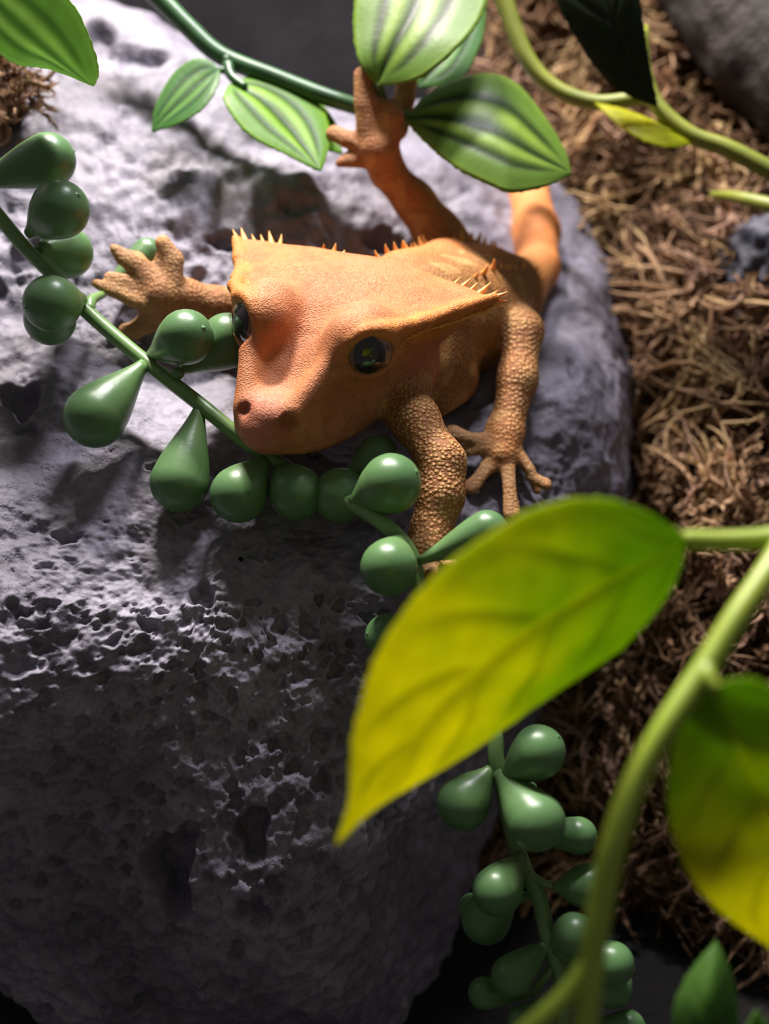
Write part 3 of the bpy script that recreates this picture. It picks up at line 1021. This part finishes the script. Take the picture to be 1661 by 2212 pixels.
# ------------------------------------------------------------------ leaves
def leaf(parent, L, Mid, Rr, mat, style, thick=.006, nu=64, nvh=16, name='leaf', cols=None, cup=0.0, seed=0):
    """L, Mid, Rr: outline and midrib as (x, y, depth) lists from base to tip"""
    l, m, r = (resample([P3(*p) for p in q], nu) for q in (L, Mid, Rr))
    V = np.zeros((nu, 2 * nvh + 1, 3)); t = np.linspace(0, 1, nu)
    for j in range(-nvh, nvh + 1):
        a = abs(j) / nvh
        e = l if j < 0 else r
        V[:, j + nvh] = m * (1 - a) + e * a
    v = np.linspace(-1, 1, 2 * nvh + 1)
    du = np.gradient(V, axis=0); dv = np.gradient(V, axis=1)
    N = np.cross(du, dv); N /= np.linalg.norm(N, axis=2)[..., None] + 1e-9
    mid = V[nu // 2, nvh]
    if N[nu // 2, nvh] @ (ORG - mid) < 0: N = -N
    N = N.mean((0, 1)); N /= np.linalg.norm(N)
    Tt, Vv = np.meshgrid(t, v, indexing='ij')
    wdt = np.linalg.norm(l - r, axis=1)[:, None]
    av = np.abs(Vv)
    cA, cB, cC = (np.array(c) for c in cols)
    noise = vnoise(V.reshape(-1, 3), 18, seed * 3.1).reshape(Tt.shape)
    if style == 'stripe':
        g = np.exp(-(Vv / .12) ** 2) + .95 * np.exp(-((av - .48) / .10) ** 2) * sstep(.03, .18, Tt) * sstep(.97, .75, Tt)
        h = -.010 * g * wdt + cup * wdt * (1 - av ** 2)
        mixd = np.clip(g, 0, 1)
        rim = sstep(.84, .98, av)
        pale = np.exp(-((av - .24) / .13) ** 2) * sstep(.05, .25, Tt) * sstep(1.0, .7, Tt)
        col = cA * (1 - pale[..., None]) + cB * pale[..., None]
        col = col * (1 - .95 * mixd[..., None]) + cC * .95 * mixd[..., None]
        col = col * (1 - .5 * rim[..., None]) + cB * .5 * rim[..., None]
    else:
        # side veins slant towards the tip, the blade puffs up between them
        s_ = (Tt - .30 * av + .02 * noise) * 5.2 + .35
        vein = np.exp(-((s_ - np.round(s_)) / .085) ** 2) * sstep(1.0, .55, av) * sstep(.02, .10, av)
        midr = np.exp(-(Vv / .055) ** 2)
        h = wdt * (-.020 * vein - .045 * midr + cup * (1 - av ** 2) - .02 * sstep(.75, 1, av))
        yl = np.clip(sstep(.05, .75, Tt + .12 * noise), 0, 1)
        col = cA * (1 - yl[..., None]) + cB * yl[..., None]
        gre = sstep(.25, .8, Vv) * sstep(.85, .30, Tt)
        col = col * (1 - .6 * gre[..., None]) + cA * .6 * gre[..., None]
        col = col * (1 - .40 * vein[..., None]) + cC * .40 * vein[..., None]
        col = col * (1 - .35 * midr[..., None]) + cB * .35 * midr[..., None]
    V = V + N * h[..., None]
    edge_fray = RNG.normal(0, .002, (nu, 2))
    V[:, 0] += N * 0 + (V[:, 0] - V[:, 1]) / (np.linalg.norm(V[:, 0] - V[:, 1], axis=1)[:, None] + 1e-9) * np.abs(edge_fray[:, :1])
    V[:, -1] += (V[:, -1] - V[:, -2]) / (np.linalg.norm(V[:, -1] - V[:, -2], axis=1)[:, None] + 1e-9) * np.abs(edge_fray[:, 1:])
    th_ = thick * (1 - .55 * av ** 4)
    top = (V + N * th_[..., None] / 2).reshape(-1, 3); bot = (V - N * th_[..., None] / 2).reshape(-1, 3)
    nc = 2 * nvh + 1; n1 = nu * nc
    J = np.arange(n1).reshape(nu, nc)
    q = np.stack([J[:-1, :-1], J[1:, :-1], J[1:, 1:], J[:-1, 1:]], -1).reshape(-1, 4)
    loop = list(J[0, :]) + list(J[1:, -1]) + list(J[-1, -2::-1]) + list(J[-2:0:-1, 0])
    side = [(loop[k], loop[(k + 1) % len(loop)], loop[(k + 1) % len(loop)] + n1, loop[k] + n1) for k in range(len(loop))]
    F_ = [tuple(x) for x in q] + [tuple(x[::-1] + n1) for x in q] + side
    cc = col.reshape(-1, 3)
    return part(name, np.vstack([top, bot]), F_, mat, parent, np.vstack([cc, cc]))


def stem_part(parent, pts, r0, r1, mat, name='stem', n=48, seg=14):
    P = resample([P3(*p) for p in pts], n)
    dm = np.array([resample([(p[2], 0, 0) for p in pts], n)[:, 0]])[0]
    v, f = tube(P, np.linspace(r0, r1, n) * np.mean([p[2] for p in pts]) / F_PX, seg)
    return part(name, v, f, mat, parent)


SG = (lin(112, 148, 58), lin(152, 182, 74), lin(24, 38, 18))
SG2 = (lin(108, 158, 44), lin(150, 196, 54), lin(34, 64, 22))
SD = (lin(78, 128, 62), lin(116, 164, 80), lin(44, 76, 44))
vc = thing('striped_leaf_vine', P3(480, 125, 3.16), 'dark stemmed vine with striped green leaves gripped by the gecko hind foot', 'vine')
stem_part(vc, [(230, -110, 3.20), (340, -8, 3.18), (410, 62, 3.17), (480, 122, 3.16), (600, 170, 3.15), (700, 208, 3.14), (790, 236, 3.14), (880, 258, 3.10)], 23, 17, M['vine_stem'])
stem_part(vc, [(490, 128, 3.15), (492, 150, 3.14), (474, 152, 3.13)], 14, 7, M['vine_stem'], 'petiole', 14, 10)
stem_part(vc, [(492, 140, 3.14), (500, 165, 3.12), (530, 188, 3.10)], 13, 8, M['vine_stem'], 'petiole', 14, 10)
stem_part(vc, [(830, 244, 3.13), (826, 215, 3.08), (816, 180, 3.03)], 13, 10, M['vine_stem'], 'petiole', 14, 10)
leaf(vc, [(476, 150, 3.13), (436, 127, 3.13), (382, 152, 3.13), (338, 225, 3.10), (328, 285, 3.08)], [(476, 150, 3.13), (430, 190, 3.11), (375, 240, 3.09), (328, 285, 3.08)],
     [(476, 150, 3.13), (468, 188, 3.08), (440, 232, 3.05), (388, 266, 3.05), (328, 285, 3.08)], M['leaf'], 'stripe', cols=SD, cup=.05, seed=1)
leaf(vc, [(495, 182, 3.11), (486, 222, 3.05), (535, 288, 3.02), (615, 332, 3.02), (692, 370, 3.02)], [(495, 182, 3.11), (560, 222, 3.10), (620, 282, 3.08), (692, 370, 3.02)],
     [(495, 182, 3.11), (560, 164, 3.16), (645, 190, 3.16), (698, 240, 3.13), (712, 305, 3.08), (692, 370, 3.02)], M['leaf'], 'stripe', cols=SG2, cup=.05, seed=2)
leaf(vc, [(560, 185, 3.16), (640, 250, 3.14), (700, 318, 3.12), (740, 332, 3.10)], [(560, 180, 3.16), (650, 225, 3.16), (710, 280, 3.14), (740, 332, 3.10)],
     [(560, 175, 3.16), (660, 195, 3.18), (722, 262, 3.16), (740, 332, 3.10)], M['leaf'], 'stripe', cols=SG2, cup=.04, seed=3)
leaf(vc, [(815, 186, 3.02), (776, 130, 3.02), (764, 55, 3.06), (776, -30, 3.10), (840, -110, 3.15), (950, -150, 3.18)], [(815, 186, 3.02), (850, 110, 3.02), (900, 20, 3.06), (950, -150, 3.18)],
     [(815, 186, 3.02), (905, 168, 2.96), (985, 105, 2.95), (1040, 35, 3.00), (1052, -40, 3.05), (1010, -110, 3.12), (950, -150, 3.18)], M['leaf'], 'stripe', cols=SG, cup=.05, seed=4)
leaf(vc, [(905, 190, 3.24), (900, 120, 3.26), (930, 40, 3.28), (1010, -60, 3.34)], [(905, 190, 3.24), (965, 120, 3.26), (1000, 50, 3.28), (1040, -60, 3.34)],
     [(905, 190, 3.24), (985, 178, 3.22), (1030, 115, 3.24), (1048, 40, 3.28), (1040, -60, 3.34)], M['leaf'], 'stripe', cols=SD, cup=.05, seed=5)
leaf(vc, [(878, 252, 3.08), (925, 203, 3.10), (1000, 168, 3.12), (1062, 160, 3.12), (1122, 186, 3.12), (1182, 260, 3.09), (1222, 330, 3.05), (1234, 376, 3.02)],
     [(878, 258, 3.08), (960, 268, 3.04), (1060, 300, 3.01), (1150, 344, 3.00), (1234, 376, 3.02)],
     [(878, 264, 3.08), (930, 318, 3.02), (992, 366, 2.96), (1070, 405, 2.93), (1112, 415, 2.93), (1182, 400, 2.96), (1234, 376, 3.02)], M['leaf'], 'stripe', cols=SG, cup=.08, seed=6)
vl = thing('striped_leaf_vine', P3(-120, -120, 2.62), 'single broad green striped leaf hanging over the far corner of the rock', 'vine')
stem_part(vl, [(-230, -230, 2.66), (-150, -150, 2.64), (-70, -70, 2.62)], 18, 12, M['vine_stem'], 'stem', 16)
leaf(vl, [(-75, -75, 2.62), (-70, 40, 2.68), (20, 130, 2.70), (110, 150, 2.68), (203, 186, 2.64)], [(-75, -75, 2.62), (20, 20, 2.62), (110, 105, 2.62), (203, 186, 2.64)],
     [(-75, -75, 2.62), (50, -70, 2.54), (140, -10, 2.52), (188, 70, 2.54), (212, 150, 2.58), (203, 186, 2.64)], M['leaf'], 'stripe', cols=(lin(150, 188, 112), lin(182, 212, 142), lin(112, 150, 84)), cup=.05, seed=7)

# foreground pothos
PC = (lin(140, 176, 22), lin(226, 222, 24), lin(120, 130, 26))
vp = thing('pothos_vine', P3(1262, 2230, 1.60), 'yellow green pothos vine with broad leaves beside the rock', 'vine')
stem_part(vp, [(1760, 1060, 1.78), (1700, 1165, 1.74), (1655, 1240, 1.70), (1590, 1335, 1.67), (1530, 1432, 1.65), (1440, 1568, 1.62), (1372, 1690, 1.61), (1326, 1820, 1.60), (1300, 1935, 1.60), (1280, 2060, 1.60), (1262, 2230, 1.62), (1240, 2500, 1.7), (1230, 2900, 1.85)], 28, 26, M['pothos_stem'], n=90)
stem_part(vp, [(1276, 2075, 1.60), (1230, 2140, 1.60), (1150, 2215, 1.60), (1040, 2300, 1.62)], 22, 20, M['pothos_stem'], 'side_stem', 30)
stem_part(vp, [(1740, 1120, 1.76), (1680, 1158, 1.76), (1580, 1168, 1.76), (1478, 1166, 1.76)], 25, 21, M['pothos_stem'], 'petiole', 30)
stem_part(vp, [(1528, 1432, 1.65), (1528, 1460, 1.63), (1546, 1490, 1.62)], 22, 16, M['pothos_stem'], 'petiole', 16)
leaf(vp, [(1482, 1160, 1.76), (1400, 1108, 1.72), (1290, 1082, 1.68), (1140, 1115, 1.64), (960, 1240, 1.62), (832, 1400, 1.63), (768, 1590, 1.66), (755, 1730, 1.70), (726, 1822, 1.74)],
     [(1482, 1166, 1.76), (1345, 1232, 1.75), (1140, 1350, 1.74), (960, 1500, 1.74), (840, 1660, 1.74), (770, 1765, 1.74), (726, 1822, 1.74)],
     [(1482, 1180, 1.76), (1445, 1285, 1.80), (1350, 1402, 1.84), (1200, 1505, 1.86), (1010, 1635, 1.84), (870, 1712, 1.80), (785, 1765, 1.77), (726, 1822, 1.74)], M['pothos'], 'pothos', cols=PC, cup=.05, nu=90, nvh=22, thick=.008, seed=8)
leaf(vp, [(1546, 1482, 1.62), (1490, 1540, 1.64), (1456, 1640, 1.67), (1446, 1750, 1.70), (1475, 1860, 1.74), (1545, 1962, 1.78), (1661, 2046, 1.82), (1760, 2110, 1.86)],
     [(1546, 1482, 1.62), (1590, 1600, 1.65), (1650, 1750, 1.71), (1705, 1920, 1.78), (1760, 2110, 1.86)],
     [(1546, 1482, 1.62), (1600, 1468, 1.61), (1690, 1500, 1.62), (1780, 1600, 1.65), (1830, 1800, 1.71), (1810, 1980, 1.79), (1760, 2110, 1.86)], M['pothos'], 'pothos', cols=PC, cup=.05, nu=80, nvh=20, thick=.008, seed=9)

vs_ = thing('leaf_sprig', P3(1530, 2420, 1.85), 'small plain green pointed leaf rising beside the pothos stem', 'plant')
stem_part(vs_, [(1500, 2560, 1.90), (1520, 2420, 1.86), (1528, 2300, 1.85)], 16, 13, M['pothos_stem'], n=20)
GP = (lin(84, 132, 62), lin(112, 160, 74), lin(70, 110, 50))
leaf(vs_, [(1528, 2330, 1.86), (1462, 2260, 1.87), (1456, 2180, 1.87), (1482, 2115, 1.87), (1515, 2070, 1.87), (1547, 2032, 1.88)], [(1528, 2330, 1.86), (1526, 2240, 1.84), (1530, 2140, 1.84), (1547, 2032, 1.88)],
     [(1528, 2330, 1.86), (1590, 2260, 1.87), (1593, 2180, 1.87), (1580, 2105, 1.87), (1562, 2065, 1.87), (1547, 2032, 1.88)], M['pothos'], 'plain', cols=GP, cup=.08, seed=10)
leaf(vs_, [(1528, 2330, 1.86), (1590, 2262, 1.86), (1628, 2188, 1.86)], [(1528, 2332, 1.86), (1605, 2270, 1.86), (1630, 2186, 1.86)], [(1528, 2335, 1.86), (1640, 2290, 1.86), (1665, 2230, 1.86), (1632, 2184, 1.86)], M['pothos'], 'plain', cols=GP, cup=.05, seed=11)

# blurred vine in front of the moss
ve = thing('trailing_vine', P3(1661, 365, 3.25), 'blurred yellow green vine trailing across the brown moss', 'vine')
stem_part(ve, [(1385, 60, 3.28), (1392, 150, 3.26), (1420, 228, 3.24), (1490, 290, 3.22), (1570, 320, 3.20), (1670, 372, 3.18), (1790, 440, 3.16), (1950, 560, 3.14), (2120, 760, 3.12)], 16, 26, M['trail_stem'])
stem_part(ve, [(1060, -90, 3.35), (1095, 20, 3.35), (1140, 130, 3.34), (1200, 192, 3.33), (1290, 222, 3.31), (1390, 212, 3.28), (1425, 232, 3.24)], 22, 15, M['trail_stem'], 'side_stem')
leaf(ve, [(1515, 305, 3.22), (1420, 262, 3.24), (1350, 236, 3.26), (1285, 222, 3.28)], [(1515, 305, 3.22), (1430, 284, 3.22), (1350, 254, 3.24), (1285, 222, 3.28)],
     [(1515, 305, 3.22), (1440, 316, 3.18), (1360, 285, 3.20), (1285, 222, 3.28)], M['pothos'], 'plain', cols=(lin(190, 200, 30), lin(214, 214, 46), lin(150, 160, 30)), cup=.05, seed=12)
leaf(ve, [(1420, 232, 3.22), (1330, 190, 3.20), (1262, 110, 3.18), (1200, -10, 3.16), (1200, -130, 3.16)], [(1420, 232, 3.22), (1370, 150, 3.18), (1320, 30, 3.14), (1290, -150, 3.12)],
     [(1420, 232, 3.22), (1400, 120, 3.16), (1385, 30, 3.12), (1370, -60, 3.10), (1320, -170, 3.10)], M['leaf'], 'plain', cols=(lin(38, 48, 34), lin(42, 52, 36), lin(30, 40, 28)), cup=.04, seed=13)  # unlit side of this leaf: its shade is painted into the dark green
stem_part(ve, [(1960, 590, 3.16), (1790, 480, 3.28), (1690, 450, 3.32), (1590, 425, 3.42), (1540, 420, 3.56)], 30, 8, M['trail_stem'], 'side_stem', 20)

# ------------------------------------------------------------------ bark and dark stone behind the moss
def lumpy_log(name, pts, r, mat, label, cat, seed):
    P = resample([P3(*p) for p in pts], 80)
    v, f = tube(P, r, 64)
    c = np.repeat(P, 64, 0); n = v - c; n /= np.linalg.norm(n, axis=1)[:, None]
    ang = np.tile(np.arange(64), 80)
    v = v + n * (0.03 * fbm(v, 4, 3, .5, seed) + .016 * np.abs(fbm(np.c_[np.cos(ang * .098) * 3, np.sin(ang * .098) * 3, np.repeat(np.arange(80), 64) * .06], 2.5, 3, .5, seed)))[:, None]
    o = part(name, v, f, mat, None, origin=(P[:, 0].mean(), P[:, 1].mean(), P[:, 2].min()))
    tag(o, label, cat)
    return o


lumpy_log('cork_bark', [(1440, -260, 3.95), (1560, -60, 3.82), (1690, 110, 3.70), (1850, 290, 3.60), (2050, 480, 3.5)], .20, M['bark'], 'dark brown cork bark log leaning above the moss', 'bark', 2.0)


def lumpy_stone(name, c, r, mat, label, seed, sq=(1, 1, 1)):
    nu, nv = 90, 60
    a = np.linspace(0, 2 * np.pi, nu, endpoint=False); b = np.linspace(.02, np.pi - .02, nv)
    B, A = np.meshgrid(b, a, indexing='ij')
    d = np.stack([np.sin(B) * np.cos(A), np.sin(B) * np.sin(A), np.cos(B)], -1).reshape(-1, 3)
    rad_ = r * (1 + .28 * fbm(d, 1.6, 3, .5, seed) + .05 * fbm(d, 8, 3, .5, seed))
    v = c + d * rad_[:, None] * np.array(sq)
    J = np.arange(nu * nv).reshape(nv, nu)
    F_ = np.stack([J[:-1], J[1:], np.roll(J, -1, 1)[1:], np.roll(J, -1, 1)[:-1]], -1).reshape(-1, 4)
    o = part(name, v, F_.astype(np.int32), mat, None, origin=(c[0], c[1], v[:, 2].min()))
    tag(o, label, 'stone')
    return o


lumpy_stone('dark_stone', P3(1705, 590, 3.52), .18, M['rock_dark'], 'dark blue grey stone peeking through the moss', 4.0)

# ------------------------------------------------------------------ moss
def mat_moss(name, cols):
    s = NT(name)
    t = s.attr('tint')
    base = s.mix(s.ramp(s.noise(30, 4), [(0.3, (0, 0, 0)), (0.7, (0.6, 0.6, 0.6))]), t.outputs['Color'], s.mix(.5, t.outputs['Color'], lin(90, 62, 40)))
    s.set(base=base, rough=0.8, spec=0.2)
    s.translucent(base, 0.3)
    return s.m


M['moss'] = mat_moss('sphagnum', None)
MC = np.array([lin(182, 148, 116), lin(164, 128, 98), lin(140, 108, 82), lin(196, 166, 124), lin(122, 94, 72), lin(190, 154, 132)])


def moss(name, ctrl, nstr, label, seed, rad_px=5.5, poly=None, len_px=(80, 240), core=None):
    """ctrl: (x, y, depth) points the mound surface passes through; strands lie over and stick out of it"""
    rg = np.random.default_rng(seed); rr2 = random.Random(seed)
    cx = np.array(ctrl, float)
    xy = cx[:, :2] / 500.0
    D = np.linalg.norm(xy[:, None] - xy[None], axis=2)
    n = len(cx)
    K = np.zeros((n + 1, n + 1)); K[:n, :n] = np.sqrt(D * D + .05); K[:n, n] = 1; K[n, :n] = 1
    w = np.linalg.solve(K, np.r_[cx[:, 2], 0])

    def dep(x, y):
        q = np.stack([np.atleast_1d(x), np.atleast_1d(y)], 1) / 500.0
        return np.sqrt(((q[:, None] - xy[None]) ** 2).sum(2) + .05) @ w[:-1] + w[-1]
    x0, x1, y0, y1 = poly
    gx, gy = np.meshgrid(np.linspace(x0, x1, 110), np.linspace(y0, y1, 150), indexing='ij')
    fx, fy = gx.ravel(), gy.ravel()
    dd = dep(fx, fy)
    base = np.array([C3(a, b, c) for a, b, c in zip(fx, fy, dd)])
    nz = fbm(base, 5, 4, .55, seed)
    base = c2w(base); outw = ORG - base; outw /= np.linalg.norm(outw, axis=1)[:, None]
    fv = base + outw * (.07 * nz)[:, None] - outw * .11
    bv = base - outw * .32
    m = len(fv)
    J = np.arange(m).reshape(110, 150)
    q = np.stack([J[:-1, :-1], J[1:, :-1], J[1:, 1:], J[:-1, 1:]], -1).reshape(-1, 4)
    loop = list(J[0, :]) + list(J[1:, -1]) + list(J[-1, -2::-1]) + list(J[-2:0:-1, 0])
    side = np.array([(loop[k], loop[k] + m, loop[(k + 1) % len(loop)] + m, loop[(k + 1) % len(loop)]) for k in range(len(loop))])
    Vs = [fv, bv]; Fs = [q[:, ::-1], q + m, side]
    Cs = [np.tile(np.array(lin(74, 52, 36)), (2 * m, 1))]
    off = 2 * m
    seg, nsd = 9, 4
    per = 14
    for k in range(nstr):
        if k % per == 0:                      # a new tuft: one root, one lie
            tx, ty = rr2.uniform(x0, x1), rr2.uniform(y0, y1)
            tang = rr2.gauss(math.radians(75), .8) * rr2.choice((1, 1, -1))
            if rr2.random() < .35: tang = math.pi - tang
            tz = rr2.uniform(-.10, .06); tcol = rr2.randrange(len(MC)); tcurl = rg.normal(0, .26, 3); tlen = rr2.uniform(*len_px); tb = rr2.uniform(.62, 1.15)
        x, y = tx + rr2.gauss(0, 26), ty + rr2.gauss(0, 26)
        d = float(dep(x, y)[0])
        ang = tang + rr2.gauss(0, .30)
        ln = tlen * rr2.uniform(.6, 1.2)
        p = C3(x, y, d) + np.array([0, 0, tz + rr2.uniform(-.03, .03)])
        step = ln / seg * d / F_PX
        dir_ = np.array([math.cos(ang), -math.sin(ang), rr2.gauss(.1, .25)])
        curl = tcurl + rg.normal(0, .10, 3)
        pts = [p]
        for i in range(seg):
            dir_ = dir_ + curl * .5 + rg.normal(0, .13, 3); dir_ /= np.linalg.norm(dir_)
            p = p + dir_ * step
            pts.append(p)
        pts = np.array(pts)
        dl = dep(W_PX / 2 + pts[:, 0] / -pts[:, 2] * F_PX, H_PX / 2 - pts[:, 1] / -pts[:, 2] * F_PX)
        pts[:, 2] = np.clip(pts[:, 2], -dl - .12, -dl + .10)
        rad_ = rad_px * rr2.uniform(.35, 1.2) * d / F_PX
        prof = rad_ * np.array([.5, .85, 1, 1.05, 1, .95, .85, .7, .5, .2])
        v, f = tube(c2w(pts), prof, nsd, False)
        c = MC[tcol if rr2.random() < .75 else rr2.randrange(len(MC))] * tb * rr2.uniform(.85, 1.12)
        Vs.append(v); Fs.append(np.array(f) + off); Cs.append(np.tile(c, (len(v), 1))); off += len(v)
        if rr2.random() < .65:                # leaflets along the strand
            t = np.gradient(pts, axis=0)
            for i in range(1, seg):
                for sd in (-1, 1):
                    tt = t[i] / (np.linalg.norm(t[i]) + 1e-9)
                    pe = np.cross(tt, rg.normal(0, 1, 3)); pe /= np.linalg.norm(pe) + 1e-9
                    tip = pts[i] + (pe * sd * 1.0 + tt * .8) * rad_ * rr2.uniform(2.2, 4.2)
                    bw = np.cross(pe, tt) * rad_ * .9
                    tri = c2w(np.array([pts[i] - bw - tt * rad_ * .5, pts[i] + bw + tt * rad_ * .5, (pts[i] + tip) / 2 + bw * 1.1, tip]))
                    Vs.append(tri); Fs.append(np.array([(0, 1, 2, 3)]) + off); Cs.append(np.tile(c * 1.08, (4, 1))); off += 4
    V = np.vstack(Vs); Fq = np.vstack(Fs)
    o = part(name, V, Fq.astype(np.int32), M['moss'], None, np.vstack(Cs), origin=(V[:, 0].mean(), V[:, 1].mean(), V[:, 2].min()))
    tag(o, label, 'moss', kind='stuff')
    return o


moss('sphagnum_moss', [(1000, -100, 4.15), (1150, 150, 3.98), (1150, 450, 3.86), (1300, 350, 3.80), (1450, 100, 3.92), (1250, 700, 3.80), (1400, 550, 3.62), (1600, 400, 3.70), (1350, 950, 3.58), (1500, 750, 3.48),
                       (1650, 900, 3.36), (1350, 1200, 3.46), (1550, 1150, 3.26), (1700, 1300, 3.20), (1350, 1500, 3.34), (1600, 1550, 3.22), (1800, 600, 3.5), (1850, 1000, 3.2), (1850, 1500, 3.1), (1650, 1950, 3.2), (1250, 1950, 3.4)],
     7600, 'mass of dried tan sphagnum moss piled beside the rock', 11, poly=(1060, 1900, -120, 2050))
moss('sphagnum_moss', [(-150, 60, 3.16), (0, 150, 3.10), (100, 150, 3.12), (-150, 300, 3.02), (30, 260, 3.03)], 240, 'small wisp of golden moss at the far edge of the rock', 12,
     poly=(-160, 50, 60, 260), len_px=(50, 130), rad_px=6)
